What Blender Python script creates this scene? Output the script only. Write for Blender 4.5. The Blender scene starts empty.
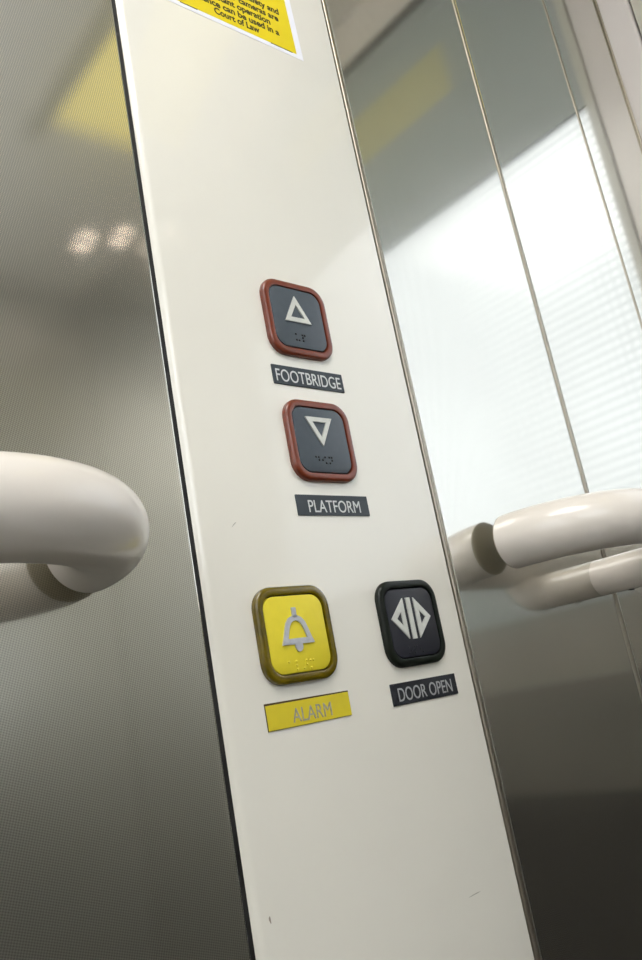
import bpy, bmesh, math
from mathutils import Matrix, Vector

# ------------------------------------------------------------------ units
# All shapes are written in "panel units" (1 unit = 1.6 mm): x along the lift wall,
# y into that wall (wall face at 0, the car interior is y < 0), z up, rail height about 25.
S = 0.0016
FLOOR = -540.0
CEIL = 745.0
XR = 528.0           # side wall with the glazed door
XL = -600.0
YB = -1000.0         # wall behind the camera
PI = math.pi
C = bpy.context.scene.collection


def W(x, y, z):
    return Vector((x * S, y * S, (z - FLOOR) * S))


# ------------------------------------------------------------------ materials
def nodes(name):
    m = bpy.data.materials.new(name)
    m.use_nodes = True
    nt = m.node_tree
    return m, nt, nt.nodes['Principled BSDF']


def lin(r, g, b):
    f = lambda c: ((c / 255 + .055) / 1.055) ** 2.4 if c / 255 > .04045 else c / 255 / 12.92
    return (f(r), f(g), f(b), 1)


def plain(name, rgb, rough=.4, metal=0., coat=0., coat_rough=.05, spec=.5, noise=.04, nscale=60., trans=0.):
    """Procedural material: base colour with a faint noise mottling."""
    m, nt, b = nodes(name)
    c = lin(*rgb)
    tc = nt.nodes.new('ShaderNodeTexCoord')
    nz = nt.nodes.new('ShaderNodeTexNoise')
    nz.inputs['Scale'].default_value = nscale
    nz.inputs['Detail'].default_value = 3
    rp = nt.nodes.new('ShaderNodeValToRGB')
    rp.color_ramp.elements[0].position = .3
    rp.color_ramp.elements[1].position = .7
    rp.color_ramp.elements[0].color = tuple(v * (1 - noise) for v in c[:3]) + (1,)
    rp.color_ramp.elements[1].color = tuple(min(1, v * (1 + noise)) for v in c[:3]) + (1,)
    nt.links.new(tc.outputs['Object'], nz.inputs['Vector'])
    nt.links.new(nz.outputs['Fac'], rp.inputs['Fac'])
    nt.links.new(rp.outputs['Color'], b.inputs['Base Color'])
    b.inputs['Roughness'].default_value = rough
    b.inputs['Metallic'].default_value = metal
    b.inputs['Coat Weight'].default_value = coat
    b.inputs['Coat Roughness'].default_value = coat_rough
    b.inputs['Specular IOR Level'].default_value = spec
    b.inputs['Transmission Weight'].default_value = trans
    return m


def steel(name, rgb, rough, bump, period=1.15, mod=.3, wide=.38):
    """Stainless sheet with a fine pressed diagonal weave."""
    m, nt, b = nodes(name)
    N = nt.nodes.new
    L = nt.links.new
    tc = N('ShaderNodeTexCoord')
    sp = N('ShaderNodeSeparateXYZ')
    L(tc.outputs['Object'], sp.inputs[0])

    def math_(op, a, bb=None):
        n = N('ShaderNodeMath')
        n.operation = op
        for i, v in enumerate((a, bb)):
            if v is None:
                continue
            if isinstance(v, (int, float)):
                n.inputs[i].default_value = v
            else:
                L(v, n.inputs[i])
        return n.outputs[0]
    k = 2 * PI / (period * S)
    u = math_('MULTIPLY', math_('ADD', sp.outputs['X'], math_('MULTIPLY', sp.outputs['Z'], .55)), k)
    v = math_('MULTIPLY', math_('SUBTRACT', sp.outputs['Z'], math_('MULTIPLY', sp.outputs['X'], .35)), k)
    h = math_('MULTIPLY', math_('SINE', u), math_('SINE', v))
    bp = N('ShaderNodeBump')
    bp.inputs['Strength'].default_value = bump
    bp.inputs['Distance'].default_value = .25 * S
    L(h, bp.inputs['Height'])
    L(bp.outputs['Normal'], b.inputs['Normal'])
    nz = N('ShaderNodeTexNoise')
    nz.inputs['Scale'].default_value = 7
    nz.inputs['Detail'].default_value = 5
    L(tc.outputs['Object'], nz.inputs['Vector'])
    f = math_('ADD', math_('MULTIPLY', h, mod), math_('MULTIPLY', math_('SUBTRACT', nz.outputs['Fac'], .5), .12))
    f = math_('ADD', f, 1.0)
    mx = N('ShaderNodeVectorMath')
    mx.operation = 'SCALE'
    mx.inputs[0].default_value = lin(*rgb)[:3]
    L(f, mx.inputs['Scale'])
    L(mx.outputs[0], b.inputs['Base Color'])
    b.inputs['Metallic'].default_value = 1
    b.inputs['Roughness'].default_value = rough
    # the pressed dimples scatter part of the light much wider than the flat tops do
    g = N('ShaderNodeBsdfGlossy')
    g.inputs['Roughness'].default_value = .24
    L(mx.outputs[0], g.inputs['Color'])
    L(bp.outputs['Normal'], g.inputs['Normal'])
    ms = N('ShaderNodeMixShader')
    ms.inputs[0].default_value = wide
    L(b.outputs[0], ms.inputs[1])
    L(g.outputs[0], ms.inputs[2])
    L(ms.outputs[0], nt.nodes['Material Output'].inputs['Surface'])
    return m


def frit_glass(name):
    """Daylit obscured glass printed with a grid of small dots."""
    m, nt, b = nodes(name)
    N = nt.nodes.new
    L = nt.links.new
    nt.nodes.remove(b)
    out = nt.nodes['Material Output']
    tc = N('ShaderNodeTexCoord')
    sp = N('ShaderNodeSeparateXYZ')
    L(tc.outputs['Object'], sp.inputs[0])

    def math_(op, a, bb=None):
        n = N('ShaderNodeMath')
        n.operation = op
        for i, v in enumerate((a, bb)):
            if v is None:
                continue
            if isinstance(v, (int, float)):
                n.inputs[i].default_value = v
            else:
                L(v, n.inputs[i])
        return n.outputs[0]
    p = 8.5 * S
    a = math_('SUBTRACT', math_('FRACT', math_('DIVIDE', sp.outputs['Y'], p)), .5)
    c = math_('SUBTRACT', math_('FRACT', math_('DIVIDE', sp.outputs['Z'], p)), .5)
    d = math_('SQRT', math_('ADD', math_('MULTIPLY', a, a), math_('MULTIPLY', c, c)))
    rp = N('ShaderNodeValToRGB')
    rp.color_ramp.elements[0].position = .24
    rp.color_ramp.elements[1].position = .40
    rp.color_ramp.elements[0].color = (.97, .985, 1, 1)
    rp.color_ramp.elements[1].color = (.72, .745, .76, 1)
    L(d, rp.inputs['Fac'])
    tr = N('ShaderNodeBsdfTranslucent')
    L(rp.outputs['Color'], tr.inputs['Color'])
    gl = N('ShaderNodeBsdfGlossy')
    gl.inputs['Roughness'].default_value = .1
    mx = N('ShaderNodeMixShader')
    mx.inputs[0].default_value = .05
    L(tr.outputs[0], mx.inputs[1])
    L(gl.outputs[0], mx.inputs[2])
    L(mx.outputs[0], out.inputs['Surface'])
    return m


def glow(name, rgb, strength):
    m, nt, b = nodes(name)
    b.inputs['Base Color'].default_value = lin(*rgb)
    b.inputs['Emission Color'].default_value = lin(*rgb)
    b.inputs['Emission Strength'].default_value = strength
    return m


M = {
    'cream': plain('cream_paint', (234, 230, 219), .32, coat=1, coat_rough=.06, noise=.012, nscale=12),
    'cream_dull': plain('cream_wall_paint', (222, 214, 204), .5, noise=.02, nscale=10),
    'jamb': plain('jamb_paint', (205, 198, 194), .35, coat=.5, coat_rough=.15, noise=.02, nscale=14),
    'steel': steel('pressed_stainless', (219, 218, 212), .055, .009),
    'trim': plain('polished_trim', (166, 159, 146), .36, metal=1, noise=.03),
    'black': plain('black_gap', (20, 18, 18), .6),
    'rail': plain('cream_plastic', (226, 218, 209), .30, coat=.6, coat_rough=.05, noise=.012, nscale=20),
    'cap': plain('rail_end_cap', (158, 148, 128), .5),
    'screw': plain('dark_screw', (40, 36, 34), .4, metal=.6),
    'slate': plain('slate_button', (72, 80, 88), .42, noise=.05, nscale=200),
    'navy': plain('navy_button', (33, 34, 43), .45, noise=.05, nscale=200),
    'yellow_face': plain('yellow_button', (226, 208, 48), .45, noise=.02, nscale=200),
    'amber': plain('amber_ring', (112, 44, 18), .30, coat=.5, coat_rough=.12, noise=.10, nscale=90),
    'olive': plain('olive_ring', (100, 84, 0), .2, spec=.4, coat=.6, coat_rough=.03, noise=.25, nscale=120),
    'green_black': plain('green_black_ring', (13, 19, 11), .36, spec=.25, coat=.08, coat_rough=.15, noise=.1, nscale=90),
    'silver': plain('silver_symbol', (214, 214, 208), .5, metal=.25, noise=.05, nscale=300),
    'satin': plain('satin_symbol', (196, 198, 206), .4, metal=.35, noise=.08, nscale=300),
    'dark_dot': plain('dark_braille', (30, 33, 38), .35),
    'yellow_dot': plain('yellow_braille', (232, 214, 60), .35),
    'slate_plate': plain('slate_plate', (47, 55, 62), .4, noise=.03, nscale=200),
    'navy_plate': plain('navy_plate', (32, 34, 41), .4, noise=.03, nscale=200),
    'yellow_plate': plain('yellow_plate', (216, 197, 44), .42, noise=.02, nscale=200),
    'letter': plain('letter_silver', (212, 214, 214), .5, noise=.03),
    'letter_dim': plain('letter_grey', (160, 162, 164), .45, noise=.05),
    'letter_alarm': plain('letter_pewter', (158, 156, 142), .4, noise=.25, nscale=500),
    'plate_gap_shade': plain('gap_shade_brown', (70, 52, 22), .5),
    'paper': plain('white_sticker', (236, 236, 244), .35, noise=.01),
    'sign_yellow': plain('sign_yellow', (228, 205, 18), .35, noise=.015),
    'header_reflection': plain('header_reflection', (176, 172, 134), .5, noise=.02),
    'pale_yellow_glow': glow('pale_yellow_glow', (250, 233, 150), .5),
    'ink': plain('black_ink', (42, 36, 18), .5),
    'scuff': plain('scuff_brown', (150, 138, 124), .6),
    'scratch': plain('scratch_grey', (172, 168, 155), .6),
    'ceiling': plain('ceiling_paint', (232, 227, 218), .6, noise=.02, nscale=6),
    'floor': plain('dark_floor', (66, 63, 59), .6, noise=.2, nscale=80),
    'satin_steel': plain('satin_steel', (206, 205, 200), .36, metal=1, noise=.02, nscale=6),
    'back_up': plain('back_wall_paint', (216, 211, 200), .6, noise=.02, nscale=6),
    'header': plain('header_grey_paint', (150, 156, 154), .5, noise=.02, nscale=6),
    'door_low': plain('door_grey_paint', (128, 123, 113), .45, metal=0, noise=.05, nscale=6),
    'door_shade_mid': plain('door_grey_shaded', (94, 90, 82), .45, noise=.05, nscale=6),
    'door_shade_low': plain('door_grey_deep_shade', (54, 51, 47), .45, noise=.05, nscale=6),
    'frame': plain('door_frame', (186, 182, 170), .4, noise=.03, nscale=20),
    'pane': frit_glass('dotted_glass'),
    'lamp': glow('spot_lens', (255, 236, 222), 5),
    'diffuser': plain('lamp_diffuser', (240, 236, 226), .5),
}


# ------------------------------------------------------------------ mesh helpers
def obj(name, bm, mat, parent=None, origin=None, smooth=False, bevel=None):
    """Link a bmesh (in panel units) as ONE mesh; origin = panel-unit position of its base."""
    o3 = Vector(origin) if origin is not None else Vector((0, 0, FLOOR))
    bmesh.ops.recalc_face_normals(bm, faces=bm.faces)
    for v in bm.verts:
        v.co = (v.co - o3) * S
    me = bpy.data.meshes.new(name)
    bm.to_mesh(me)
    bm.free()
    me.materials.append(M[mat])
    if smooth:
        for p in me.polygons:
            p.use_smooth = True
        try:
            me.set_sharp_from_angle(angle=math.radians(35))
        except Exception:
            pass
    o = bpy.data.objects.new(name, me)
    C.objects.link(o)
    if parent is not None:
        o.parent = parent
    else:
        o.location = W(*o3)
    return o


def thing(name, label, cat, base, group=None):
    o = bpy.data.objects.new(name, None)
    o.empty_display_size = .01
    C.objects.link(o)
    o.location = W(*base)
    o['label'] = label
    o['category'] = cat
    if group:
        o['group'] = group
    return o


def struct(name, bm, mat, parent=None, smooth=False):
    o = obj(name, bm, mat, parent, None, smooth)
    o['kind'] = 'structure'
    return o


def box(bm, x0, x1, y0, y1, z0, z1):
    vs = [bm.verts.new((x, y, z)) for x in (x0, x1) for y in (y0, y1) for z in (z0, z1)]
    for f in ((0, 1, 3, 2), (4, 6, 7, 5), (0, 4, 5, 1), (2, 3, 7, 6), (0, 2, 6, 4), (1, 5, 7, 3)):
        bm.faces.new([vs[i] for i in f])
    return vs


def bx(*a):
    bm = bmesh.new()
    box(bm, *a)
    return bm


def rrect(cx, cz, w, h, r, y, n=10):
    pts = []
    r = max(r, .02)
    for q, (sx, sz) in enumerate(((1, 1), (-1, 1), (-1, -1), (1, -1))):
        for k in range(n + 1):
            a = q * PI / 2 + k / n * PI / 2
            pts.append((cx + sx * (w / 2 - r) + r * math.cos(a), y, cz + sz * (h / 2 - r) + r * math.sin(a)))
    return pts


def loft(bm, loops, cap0=False, cap1=False):
    L = [[bm.verts.new(p) for p in lp] for lp in loops]
    n = len(L[0])
    for a, b in zip(L, L[1:]):
        for i in range(n):
            bm.faces.new((a[i], a[(i + 1) % n], b[(i + 1) % n], b[i]))
    if cap0:
        bm.faces.new(L[0])
    if cap1:
        bm.faces.new(L[-1])
    return L


def frame_prism(bm, outer, inner, y0, y1, ch=.0):
    """A flat ring between two matching outlines (x, z), raised from y0 to y1."""
    n = len(outer)
    a = [bm.verts.new((x, y0, z)) for x, z in outer]
    b = [bm.verts.new((x, y1, z)) for x, z in outer]
    c = [bm.verts.new((x, y1, z)) for x, z in inner]
    d = [bm.verts.new((x, y0, z)) for x, z in inner]
    for i in range(n):
        j = (i + 1) % n
        bm.faces.new((a[i], a[j], b[j], b[i]))
        bm.faces.new((b[i], b[j], c[j], c[i]))
        bm.faces.new((c[i], c[j], d[j], d[i]))
        bm.faces.new((d[i], d[j], a[j], a[i]))


def poly_prism(bm, pts, y0, y1):
    a = [bm.verts.new((x, y0, z)) for x, z in pts]
    b = [bm.verts.new((x, y1, z)) for x, z in pts]
    n = len(pts)
    bm.faces.new(a)
    bm.faces.new(b)
    for i in range(n):
        j = (i + 1) % n
        bm.faces.new((a[i], a[j], b[j], b[i]))


def domes(bm, pts, y, r, h):
    """Braille points: little domes standing on plane y."""
    for x, z in pts:
        rings = []
        for k in range(4):
            t = k / 4 * PI / 2
            rr = r * math.cos(t)
            rings.append([(x + rr * math.cos(a * PI / 5), y - h * math.sin(t), z + rr * math.sin(a * PI / 5)) for a in range(10)])
        loft(bm, rings, cap0=True, cap1=True)


def tube(bm, path, r, n=40, cap=True):
    """Round tube along a planar path of points."""
    P = [Vector(p) for p in path]
    loops = []
    ref = None
    for i, p in enumerate(P):
        t = (P[min(i + 1, len(P) - 1)] - P[max(i - 1, 0)]).normalized()
        if ref is None:
            ref = t.cross(Vector((0.13, 0.2, 1))).normalized()
        u = (ref - t * ref.dot(t)).normalized()
        ref = u
        v = t.cross(u)
        loops.append([p + r * (math.cos(a * 2 * PI / n) * u + math.sin(a * 2 * PI / n) * v) for a in range(n)])
    loft(bm, loops, cap0=cap, cap1=cap)


def arc(c, r, a0, a1, plane, n=16):
    out = []
    for k in range(n + 1):
        a = a0 + (a1 - a0) * k / n
        u, v = r * math.cos(a), r * math.sin(a)
        if plane == 'xy':
            out.append((c[0] + u, c[1] + v, c[2]))
        else:
            out.append((c[0], c[1] + u, c[2] + v))
    return out


def text_bm(body, x0, x1, z0, z1, y, weight=0., depth=.12, extents=None, spacing=1.):
    """Lettering fitted so its caps fill the box x0..x1, z0..z1 on plane y."""
    cu = bpy.data.curves.new('lettering', 'FONT')
    cu.body = body
    cu.size = 1
    cu.offset = weight
    cu.extrude = .02
    cu.space_character = spacing
    cu.resolution_u = 6
    o = bpy.data.objects.new('lettering_source', cu)
    C.objects.link(o)
    bpy.context.view_layer.update()
    dg = bpy.context.evaluated_depsgraph_get()
    me = bpy.data.meshes.new_from_object(o.evaluated_get(dg))
    bpy.data.objects.remove(o)
    bm = bmesh.new()
    bm.from_mesh(me)
    bpy.data.meshes.remove(me)
    xs = [v.co.x for v in bm.verts]
    ax, bx_ = min(xs), max(xs)
    ay, by = (0.0, .70) if extents is None else extents
    for v in bm.verts:
        lx = x0 + (v.co.x - ax) / (bx_ - ax) * (x1 - x0)
        lz = z0 + (v.co.y - ay) / (by - ay) * (z1 - z0)
        ly = y - (v.co.z + .02) / .04 * depth
        v.co = (lx, ly, lz)
    return bm


# ------------------------------------------------------------------ the setting: lift car shell
def sheet(name, x0, x1):
    """A pressed steel wall sheet with a folded front edge."""
    bm = bmesh.new()
    loops = []
    for x, y in ((x0, 8), (x0, 1.3), (x0 + .25, .75), (x0 + .8, .5), (x1 - .8, .5), (x1 - .25, .75), (x1, 1.3), (x1, 8)):
        loops.append((x, y))
    a = [bm.verts.new((x, y, FLOOR)) for x, y in loops]
    b = [bm.verts.new((x, y, CEIL)) for x, y in loops]
    n = len(loops)
    for i in range(n):
        j = (i + 1) % n
        bm.faces.new((a[i], a[j], b[j], b[i]))
    bm.faces.new(a)
    bm.faces.new(b)
    return struct(name, bm, 'steel')


sheet('wall_left', XL, 15.4)
sheet('wall_right', 154.8, 286.3)
sheet('wall_right', 290.0, 422.2)
sheet('wall_right', 425.9, XR - .6)
struct('wall_front', bx(XL - 20, XR + 20, 8.2, 24, FLOOR, CEIL), 'black')


def half_round(name, x0, x1, yb, h, mat='trim'):
    bm = bmesh.new()
    pr = [(x0, 8), (x0, yb)]
    for k in range(1, 8):
        a = PI - k / 8 * PI
        pr.append(((x0 + x1) / 2 + (x1 - x0) / 2 * math.cos(a), yb - h * math.sin(a)))
    pr += [(x1, yb), (x1, 8)]
    a = [bm.verts.new((x, y, FLOOR)) for x, y in pr]
    b = [bm.verts.new((x, y, CEIL)) for x, y in pr]
    n = len(pr)
    for i in range(n):
        j = (i + 1) % n
        bm.faces.new((a[i], a[j], b[j], b[i]))
    bm.faces.new(a)
    bm.faces.new(b)
    return struct(name, bm, mat, smooth=True)


struct('trim_10', bx(15.45, 18.3, 1.6, 8.1, FLOOR + 1, CEIL - 1), 'black')
half_round('trim_1', 151.9, 154.7, .6, .7)
half_round('trim_2', 287.0, 289.9, .6, .6)
half_round('trim_3', 422.9, 425.8, .6, .6)

# side wall (x = XR) with the glazed door: corner return, jamb, door frame, dotted glass
bm = bmesh.new()
prof = [(XR + 12, 8), (XR, 8), (XR, -22.6), (XR + .4, -24.2), (XR + 1.4, -25.2), (XR + 3, -25.6), (XR + 12, -25.6)]
a = [bm.verts.new((x, y, FLOOR)) for x, y in prof]
b = [bm.verts.new((x, y, CEIL)) for x, y in prof]
for i in range(len(prof)):
    j = (i + 1) % len(prof)
    bm.faces.new((a[i], a[j], b[j], b[i]))
bm.faces.new(a)
bm.faces.new(b)
struct('trim_4', bm, 'jamb', smooth=True)
bm = bmesh.new()
tube(bm, [(XR - .6, -.3, FLOOR), (XR - .6, -.3, CEIL)], 1.0, 12)
struct('trim_5', bm, 'trim', smooth=True)
DY0, DY1 = -560.0, -36.0      # glass width
DZ0, DZ1 = 75.0, 442.0        # glass height
bm = bmesh.new()
box(bm, XR + 1, XR + 12, DY1, -27.4, FLOOR + 2, 655)       # near stile
box(bm, XR + 1, XR + 12, DY0 - 40, DY0, FLOOR + 2, 655)    # far stile
dr = struct('door_1', bm, 'frame')
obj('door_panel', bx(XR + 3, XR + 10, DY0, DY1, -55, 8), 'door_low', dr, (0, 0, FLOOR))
obj('shaded_panel', bx(XR + 3, XR + 10, DY0, DY1, -150, -55), 'door_shade_mid', dr, (0, 0, FLOOR))  # darker colour steps imitate the light falling off down the door
obj('deep_shade_panel', bx(XR + 3, XR + 10, DY0, DY1, FLOOR + 2, -150), 'door_shade_low', dr, (0, 0, FLOOR))  # darkest step of the shade painted into the door
obj('middle_rail', bx(XR + 1, XR + 12, DY0, DY1, 8, DZ0), 'header', dr, (0, 0, FLOOR))
obj('pane', bx(XR + 5, XR + 7, DY0, DY1, DZ0, DZ1), 'pane', dr, (0, 0, FLOOR))
obj('yellow_reflection', bx(XR + 1.4, XR + 1.9, -325, -165, 556, 616), 'header_reflection', dr, (0, 0, FLOOR))  # added plate, its dull yellow stands in for a blurred reflection
obj('header_panel', bx(XR + 2, XR + 12, DY0, DY1, DZ1, 655), 'header', dr, (0, 0, FLOOR))
struct('trim_6', bx(XR - 4, XR + 12, DY0 - 40, -27.4, 676, 684), 'black')
struct('trim_7', bx(XR + 1, XR + 12, DY0 - 40, -27.4, 655, 676), 'header')
struct('wall_side', bx(XR, XR + 12, DY0 - 40, -27.4, 684, CEIL), 'cream_dull')
struct('wall_side', bx(XR + 8, XR + 14, -27.4, -25.6, FLOOR, CEIL), 'black')
BX0, BX1, BZ0, BZ1 = -560.0, 60.0, 200.0, 690.0
bm = bmesh.new()
box(bm, BX1, XR + 12, YB - 12, YB, FLOOR, CEIL)
box(bm, XL - 12, BX0, YB - 12, YB, FLOOR, CEIL)
box(bm, BX0, BX1, YB - 12, YB, FLOOR, BZ0)
box(bm, BX0, BX1, YB - 12, YB, BZ1, CEIL)
struct('wall_back', bm, 'satin_steel')
struct('fill_window', bx(BX0, BX1, YB - 8, YB - 6, BZ0, BZ1), 'pane')  # unseen glazed opening added for frontal fill light
struct('wall_side', bx(XR, XR + 12, YB, DY0 - 40, FLOOR, CEIL), 'satin_steel')
EY0, EY1, EZ0, EZ1 = -680.0, -120.0, 0.0, 600.0
bm = bmesh.new()
box(bm, XL - 12, XL, YB - 12, EY0, FLOOR, CEIL)
box(bm, XL - 12, XL, EY1, 24, FLOOR, CEIL)
box(bm, XL - 12, XL, EY0, EY1, FLOOR, EZ0)
box(bm, XL - 12, XL, EY0, EY1, EZ1, CEIL)
struct('wall_end', bm, 'back_up')
d2 = struct('window_1', bx(XL - 8, XL - 6, EY0, EY1, EZ0, EZ1), 'pane')
struct('floor', bx(XL - 12, XR + 14, YB - 12, 24, FLOOR - 12, FLOOR), 'floor')
struct('ceiling', bx(XL - 12, XR + 14, YB - 12, 24, CEIL, CEIL + 12), 'ceiling')
# yellow ceiling panel, glow added to brighten it (seen only as a soft reflection in the left steel sheet)
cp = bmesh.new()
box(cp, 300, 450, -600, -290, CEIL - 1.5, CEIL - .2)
struct('ceiling_glow_panel', cp, 'pale_yellow_glow')
struct('ceiling_shade_strip', bx(272, 299, -640, -290, CEIL - 2, CEIL - .2), 'frame')  # strip standing in for the shaded band of ceiling beside the panel

# ------------------------------------------------------------------ cream control panel
PX0, PX1 = 16.3, 150.7
base = (84.8, 4, FLOOR)
cpan = thing('control_panel', 'tall glossy cream metal control panel between the steel wall sheets', 'panel', base)
bm = bmesh.new()
prof = [(PX0, 8)]
for k in range(9):
    a_ = PI - k / 8 * PI / 2
    prof.append((PX0 + 5 + 5 * math.cos(a_), 5.0 - 5 * math.sin(a_)))
for k in range(4):
    a_ = PI / 2 - k / 3 * PI / 2
    prof.append((PX1 - .9 + .9 * math.cos(a_), .9 - .9 * math.sin(a_)))
prof.append((PX1, 8))
a = [bm.verts.new((x, y, FLOOR + 1)) for x, y in prof]
b = [bm.verts.new((x, y, CEIL - 1)) for x, y in prof]
for i in range(len(prof)):
    j = (i + 1) % len(prof)
    bm.faces.new((a[i], a[j], b[j], b[i]))
bm.faces.new(a)
bm.faces.new(b)
obj('face_plate', bm, 'cream', cpan, base, smooth=True)


def blot(pts, y=-.04):
    bm = bmesh.new()
    poly_prism(bm, pts, y + .06, y)
    return bm


def oval(cx, cz, rx, rz, rot=0., n=14):
    out = []
    for k in range(n):
        t = 2 * PI * k / n
        w = 1 + .18 * math.sin(3 * t + cx)
        x, z = rx * w * math.cos(t), rz * w * math.sin(t)
        out.append((cx + x * math.cos(rot) - z * math.sin(rot), cz + x * math.sin(rot) + z * math.cos(rot)))
    return out


o = obj('scuff_mark', blot(oval(24.2, -98.6, .35, 1.1, .1)), 'scuff', cpan, base)
o = obj('scratch', blot(oval(123, -117.4, 3.6, .16, .05)), 'scratch', cpan, base)
o = obj('scratch', blot(oval(35, 34.2, 1.5, .16, .7)), 'scratch', cpan, base)

# ------------------------------------------------------------------ push buttons
SZ, RO = 35.9, 8.4


def button(name, label, cx, cz, ring_mat, face_mat, group, fw=28.5, high=2.7):
    base = (cx, 0, cz - SZ / 2)
    t = thing(name, label, 'button', base, group)
    bm = bmesh.new()
    k = high / 2.7
    ins = [(0, -.02), (0, -1.35 * k), (.15, -1.8 * k), (.45, -2.15 * k), (.95, -2.4 * k), (1.5, -2.5 * k), (2.8, -2.6 * k), (3.1, -2.5 * k), (3.25, -2.25 * k), (3.3, -1.8 * k), (3.3, -.02)]
    loops = [rrect(cx + .5, cz + .15, SZ - 2 * i, SZ - 2 * i, RO - i * .85, y) for i, y in ins]
    loft(bm, loops + [loops[0]])
    bmesh.ops.remove_doubles(bm, verts=bm.verts, dist=1e-4)
    obj('surround', bm, ring_mat, t, base, smooth=True)
    bm = bmesh.new()
    g = SZ - 6.2
    loft(bm, [rrect(cx, cz, g, g, RO - 2.7, -.05), rrect(cx, cz, g, g, RO - 2.7, -.6)], True, True)
    obj('recess', bm, 'black', t, base)
    bm = bmesh.new()
    loft(bm, [rrect(cx, cz, fw - 2 * i, fw - 2 * i, RO - 3 - i * .6, y) for i, y in ((0, -.6), (0, -2.4), (.12, -2.67), (.4, -2.8))], True, True)
    f = obj('key', bm, face_mat, t, base, smooth=True)
    t.location += Vector((.3 * S, 0, .15 * S))
    return t, f, base


FY = -2.8
GY = -3.4


def sym(bm, mat, key, base, name='symbol'):
    o = obj(name, bm, mat, key, None)
    return o


def subpart(name, bm, mat, key, base, smooth=False):
    return obj(name, bm, mat, key, base, smooth)


# up
t, f, b0 = button('lift_button', 'rust-red rimmed dark button with an upward triangle, above the footbridge plate', 84.82, 126.45, 'amber', 'slate', 'lift call buttons')
bm = bmesh.new()
frame_prism(bm, [(83.95, 136.9), (76.6, 124.2), (91.3, 124.3)], [(83.95, 132.7), (80.1, 126.35), (87.9, 126.4)], FY + .1, GY)
subpart('symbol', bm, 'silver', f, b0)
bm = bmesh.new()
domes(bm, [(81.4, 118.5), (81.4, 115.7), (82.9, 115.7), (85, 118.4), (86.4, 118.4), (85.1, 117.1), (85.1, 115.7)], FY + .02, .52, .5)
subpart('braille', bm, 'dark_dot', f, b0, True)
# down
t, f, b0 = button('lift_button', 'rust-red rimmed dark button with a downward triangle, above the platform plate', 85.1, 69.93, 'amber', 'slate', 'lift call buttons')
bm = bmesh.new()
frame_prism(bm, [(77.1, 79.9), (91.95, 79.9), (84.65, 67.1)], [(80.7, 77.9), (88.5, 77.9), (84.6, 71.0)], FY + .1, GY)
subpart('symbol', bm, 'silver', f, b0)
bm = bmesh.new()
domes(bm, [(79.7, 62.3), (81.1, 62.3), (81.2, 61), (83.2, 61), (84.7, 62.3), (84.9, 59.8), (87, 62.3), (88.4, 62.3), (88.4, 61), (87, 59.8)], FY + .02, .5, .45)
subpart('braille', bm, 'dark_dot', f, b0, True)
# alarm
t, f, b0 = button('alarm_button', 'yellow alarm button with a raised bell and olive translucent rim', 53.78, -8.68, 'olive', 'yellow_face', 'lift call buttons', high=2.8)
bm = bmesh.new()
outer = [(45.4, -12.6), (46.6, -9.8), (47.6, -6.8), (48.5, -4.6), (50.0, -2.9), (51.6, -2.2), (53.1, -2.0), (54.6, -2.2), (56.2, -2.9), (57.7, -4.6), (58.6, -6.8), (59.6, -9.8), (60.8, -12.6)]
inner = [(48.5, -10.5), (48.9, -9.3), (49.5, -7.4), (50.1, -5.9), (51.0, -4.7), (52.0, -4.1), (53.1, -3.9), (54.2, -4.1), (55.2, -4.7), (56.1, -5.9), (56.7, -7.4), (57.3, -9.3), (57.7, -10.5)]
frame_prism(bm, outer, inner, FY + .1, GY)
box(bm, 52.2, 54.2, GY, FY + .1, -2.6, 1.0)
poly_prism(bm, [(53.1 + 1.75 * math.cos(k * PI / 10), -13.5 + 1.9 * math.sin(k * PI / 10)) for k in range(20)], FY + .1, GY - .01)
subpart('symbol', bm, 'satin', f, b0)
bm = bmesh.new()
domes(bm, [(47.3, -18.7), (50.8, -18.7), (50.8, -20.2), (50.8, -21.7), (54.2, -21.6), (55.7, -18.8), (55.7, -20.3), (57.5, -18.9), (59, -19), (57.5, -21.7)], FY + .02, .5, .5)
subpart('braille', bm, 'yellow_dot', f, b0, True)
# door open
t, f, b0 = button('door_button', 'dark button with a green-black rim and two silver triangles beside a bar', 117.05, -9.29, 'green_black', 'navy', 'lift call buttons')
bm = bmesh.new()
frame_prism(bm, [(104.1, -7.4), (112.6, 1.0), (112.6, -16.0)], [(107.3, -7.4), (110.5, -4.3), (110.5, -10.7)], FY + .1, GY)
box(bm, 114.7, 117.1, GY, FY + .1, -16.2, 1.1)
frame_prism(bm, [(127.9, -7.6), (119.2, 1.0), (119.2, -16.1)], [(124.7, -7.6), (121.4, -4.4), (121.4, -10.9)], FY + .1, GY)
subpart('symbol', bm, 'silver', f, b0)
bm = bmesh.new()
domes(bm, [(111.2, -19.4), (111.2, -21.9), (112.5, -20.7), (114.8, -19.3), (116.1, -19.3), (114.8, -20.6), (114.8, -21.9), (118.2, -20.6), (119.5, -21.8)], FY + .02, .45, .35)
subpart('braille', bm, 'navy', f, b0, True)


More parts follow.
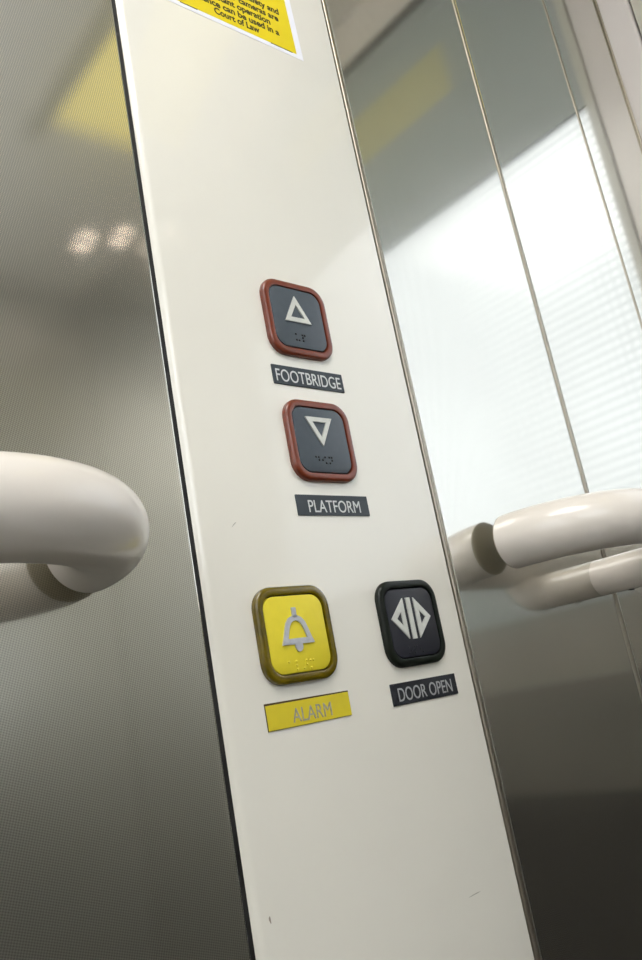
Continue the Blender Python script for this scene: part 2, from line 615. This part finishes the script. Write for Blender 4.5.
# ------------------------------------------------------------------ name plates under the buttons
def plate(label, words, x0, z1, tx0, tx1, tz0, tz1, pm, lm, weight, w=40., h=8.7, edge=None):
    base = (x0 + w / 2, 0, z1 - h)
    t = thing('name_plate', label, 'sign', base, 'engraved plates under the buttons')
    bm = bmesh.new()
    cx, cz = x0 + w / 2, z1 - h / 2
    loft(bm, [rrect(cx, cz, w - 2 * i, h - 2 * i, .25, y, 3) for i, y in ((0, -.02), (0, -.42), (.1, -.5))], True, True)
    p = obj('plate', bm, pm, t, base)
    if edge:
        e = bmesh.new()
        frame_prism(e, [(x0 - .25, z1 + .75), (x0 + w + .15, z1 + .5), (x0 + w + .1, z1 - h - .1), (x0 - .2, z1 - h - .15)],
                    [(x0 - .02, z1 + .02), (x0 + w + .02, z1 + .02), (x0 + w + .02, z1 - h - .02), (x0 - .02, z1 - h - .02)], -.02, -.3)
        obj('plate_gap_shade', e, edge, t, base)  # brown rim standing in for the shadow gap round the plate
    obj('lettering', text_bm(words, tx0, tx1, tz0, tz1, -.49, weight, .14), lm, t, base)
    return t


plate('dark grey plate reading FOOTBRIDGE in pale capitals, below the upward button', 'FOOTBRIDGE', 66.68, 103.63, 68.3, 104.9, 96.25, 101.85, 'slate_plate', 'letter', .0)
plate('dark grey plate reading PLATFORM in pale capitals, below the downward button', 'PLATFORM', 66.95, 46.58, 72.9, 101.8, 39.2, 44.4, 'slate_plate', 'letter', .0)
plate('yellow plate reading ALARM in grey metal capitals, below the bell button', 'ALARM', 35.57, -32.41, 46.9, 65.8, -39.8, -34.7, 'yellow_plate', 'letter_alarm', .0, edge='plate_gap_shade')
plate('near-black plate reading DOOR OPEN in grey capitals, at the right panel edge', 'DOOR OPEN', 98.7, -32.62, 102.3, 135.4, -39.9, -34.5, 'navy_plate', 'letter_dim', .0)

# ------------------------------------------------------------------ CCTV notice sticker (slightly tilted, cut by the frame top)
base = (84.6, 0, 281.5)
st = thing('warning_sticker', 'yellow and white printed camera notice stuck at the top of the cream panel', 'sticker', base)
st.rotation_euler = (0, -math.radians(1.6), 0)
obj('backing', bx(43.0, 126.0, -.12, -.01, 281.6, 345), 'paper', st, base)
obj('yellow_field', bx(47.4, 121.9, -.18, -.11, 284.1, 341), 'sign_yellow', st, base)
bm = bmesh.new()
base_lines = [('Court of Law', 71.4, 98.6, 286.9), ('evidence can be used in a', 56.6, 112.4, 291.4), ('in constant operation', 61.6, 107.6, 296.2),
              ('security. CCTV cameras are', 54.6, 114.0, 300.9), ('For your personal safety and', 53.6, 115.4, 305.7)]
tot = bmesh.new()
for words, x0, x1, zb in base_lines:
    lb = text_bm(words, x0, x1, zb, zb + 3.6, -.175, .032, .05)
    me = bpy.data.meshes.new('line')
    lb.to_mesh(me)
    lb.free()
    tot.from_mesh(me)
    bpy.data.meshes.remove(me)
obj('lettering', tot, 'ink', st, base)
bm.free()
for lx0, lx1 in ((51.5, 61.0), (104.8, 119.0)):
    obj('printed_line', bx(lx0, lx1, -.2, -.1, 283.75, 284.15), 'ink', st, base)

# ------------------------------------------------------------------ handrails
RR, RY, RZ, RB, GAP = 13.6, -51.5, 23.9, 44.0, 6.5


def handrail(label, xa, xb, posts):
    """Tube that leaves the wall at xa, turns, runs along and returns to the wall at xb."""
    s = 1 if xb > xa else -1
    base = (xa, 0, RZ - RR)
    t = thing('handrail', label, 'handrail', base, 'cream tubular handrails')
    path = [(xa, -GAP, RZ), (xa, RY + RB, RZ)]
    path += arc((xa + s * RB, RY + RB, RZ), RB, PI if s > 0 else 0, 3 * PI / 2 if s > 0 else -PI / 2, 'xy', 24)[1:]
    n = 24
    x1, x2 = xa + s * RB, xb - s * RB
    path += [(x1 + (x2 - x1) * k / n, RY, RZ) for k in range(1, n)]
    path += arc((xb - s * RB, RY + RB, RZ), RB, -PI / 2, 0 if s > 0 else -PI, 'xy', 20)
    path += [(xb, -GAP, RZ)]
    bm = bmesh.new()
    tube(bm, path, RR, 48)
    obj('rail', bm, 'rail', t, base, smooth=True)
    for ex in (xa, xb):
        bm = bmesh.new()
        ring = lambda r, y: [(ex + r * math.cos(k * PI / 20), y, RZ + r * math.sin(k * PI / 20)) for k in range(40)]
        loft(bm, [ring(RR - .1, -GAP + .02), ring(RR - .1, -GAP + .5), ring(RR - 1.2, -GAP + .9)], True, True)
        obj('end_cap', bm, 'cap', t, base, smooth=True)
    for px in posts:
        pz, pr = 3.7, 9.9
        bm = bmesh.new()
        tube(bm, [(px, .45, pz), (px, -20, pz), (px, RY + 12, pz)] + arc((px, RY + 12, pz + 12), 12, -PI / 2, -PI, 'yz', 10) + [(px, RY, pz + 16)], pr, 40)
        br = obj('bracket', bm, 'rail', t, base, smooth=True)
        bm = bmesh.new()
        tube(bm, [(px, -16, pz - pr + .4), (px, -16, pz - pr - .5)], 1.6, 14)
        obj('screw', bm, 'screw', br, base)
    return t


handrail('thick white tubular handrail with its end curving back, left of the cream panel', -28.5, -330, (-107.5, -260))
handrail('cream tubular handrail on the steel wall right of the cream panel', 194.5, 500, (277.0, 418))

# ------------------------------------------------------------------ lamps in the ceiling
for x, y in ((456, -836), (503, -800)):
    sp = thing('ceiling_spotlight', 'small round spotlight let into the ceiling', 'light', (x, y, CEIL), 'ceiling spotlights')
    bm = bmesh.new()
    ring = lambda r, z: [(x + r * math.cos(k * PI / 12), y + r * math.sin(k * PI / 12), z) for k in range(24)]
    loft(bm, [ring(17, CEIL), ring(17, CEIL - 2), ring(13, CEIL - 3), ring(13, CEIL)])
    obj('ring', bm, 'trim', sp, (x, y, CEIL), smooth=True)
    bm = bmesh.new()
    loft(bm, [ring(12.8, CEIL - .2), ring(12.8, CEIL - 1.4)], True, True)
    obj('lens', bm, 'lamp', sp, (x, y, CEIL))

la = bpy.data.lights.new('ceiling_lamp', 'AREA')
la.shape = 'RECTANGLE'
la.size = 420 * S
la.size_y = 420 * S
la.energy = 12.5
la.color = (1, .985, .96)
lo = bpy.data.objects.new('ceiling_lamp', la)
C.objects.link(lo)
lo.location = W(-150, -430, CEIL - 4)

# area lamp added as sky fill outside the second glazed opening
lb = bpy.data.lights.new('sky_fill', 'AREA')
lb.shape = 'RECTANGLE'
lb.size = 700 * S
lb.size_y = 700 * S
lb.energy = 18
lb.color = (1, 1, 1)
lo = bpy.data.objects.new('sky_fill', lb)
C.objects.link(lo)
lo.location = W(XL - 220, (EY0 + EY1) / 2, (EZ0 + EZ1) / 2)
lo.rotation_euler = Vector((1, 0, 0)).to_track_quat('-Z', 'Z').to_euler()

lb2 = lb.copy()  # second added lamp, frontal fill through the back wall opening
lb2.energy = 25
lo = bpy.data.objects.new('sky_fill', lb2)
C.objects.link(lo)
lo.location = W((BX0 + BX1) / 2, YB - 220, (BZ0 + BZ1) / 2)
lo.rotation_euler = Vector((0, 1, 0)).to_track_quat('-Z', 'Z').to_euler()

# daylight outside the glazed door
su = bpy.data.lights.new('sun', 'SUN')
su.energy = 7.1
su.angle = math.radians(1)
so = bpy.data.objects.new('sun', su)
C.objects.link(so)
so.rotation_euler = Vector((-1, .25, -.45)).to_track_quat('-Z', 'Y').to_euler()

wd = bpy.data.worlds.new('sky')
bpy.context.scene.world = wd
wd.use_nodes = True
bg = wd.node_tree.nodes['Background']
sk = wd.node_tree.nodes.new('ShaderNodeTexSky')
sk.sky_type = 'HOSEK_WILKIE'
sk.sun_direction = Vector((1, -.25, .45)).normalized()
wd.node_tree.links.new(sk.outputs[0], bg.inputs[0])
bg.inputs[1].default_value = .6

# ------------------------------------------------------------------ camera (solved from the photograph)
R = ((0.74782934, -0.63902942, -0.17997967), (0.03535422, 0.30904639, -0.95038961), (0.66294899, 0.70436619, 0.25370635))
cd = bpy.data.cameras.new('camera')
cam = bpy.data.objects.new('camera', cd)
C.objects.link(cam)
right, down, fwd = (Vector(r) for r in R)
m = Matrix.Identity(4)
for i in range(3):
    m[i][0], m[i][1], m[i][2] = right[i], -down[i], -fwd[i]
m.translation = W(-150.35140801, -247.74589923, -35.92313078)
cam.matrix_world = m
cd.sensor_fit = 'VERTICAL'
cd.sensor_height = 24
cd.lens = 848.037 / 960 * 24
cd.clip_start = .01
cd.clip_end = 50
sc = bpy.context.scene
sc.camera = cam
sc.view_settings.view_transform = 'Standard'
sc.view_settings.look = 'None'
sc.view_settings.exposure = 0
sc.cycles.use_denoising = True
sc.cycles.max_bounces = 10
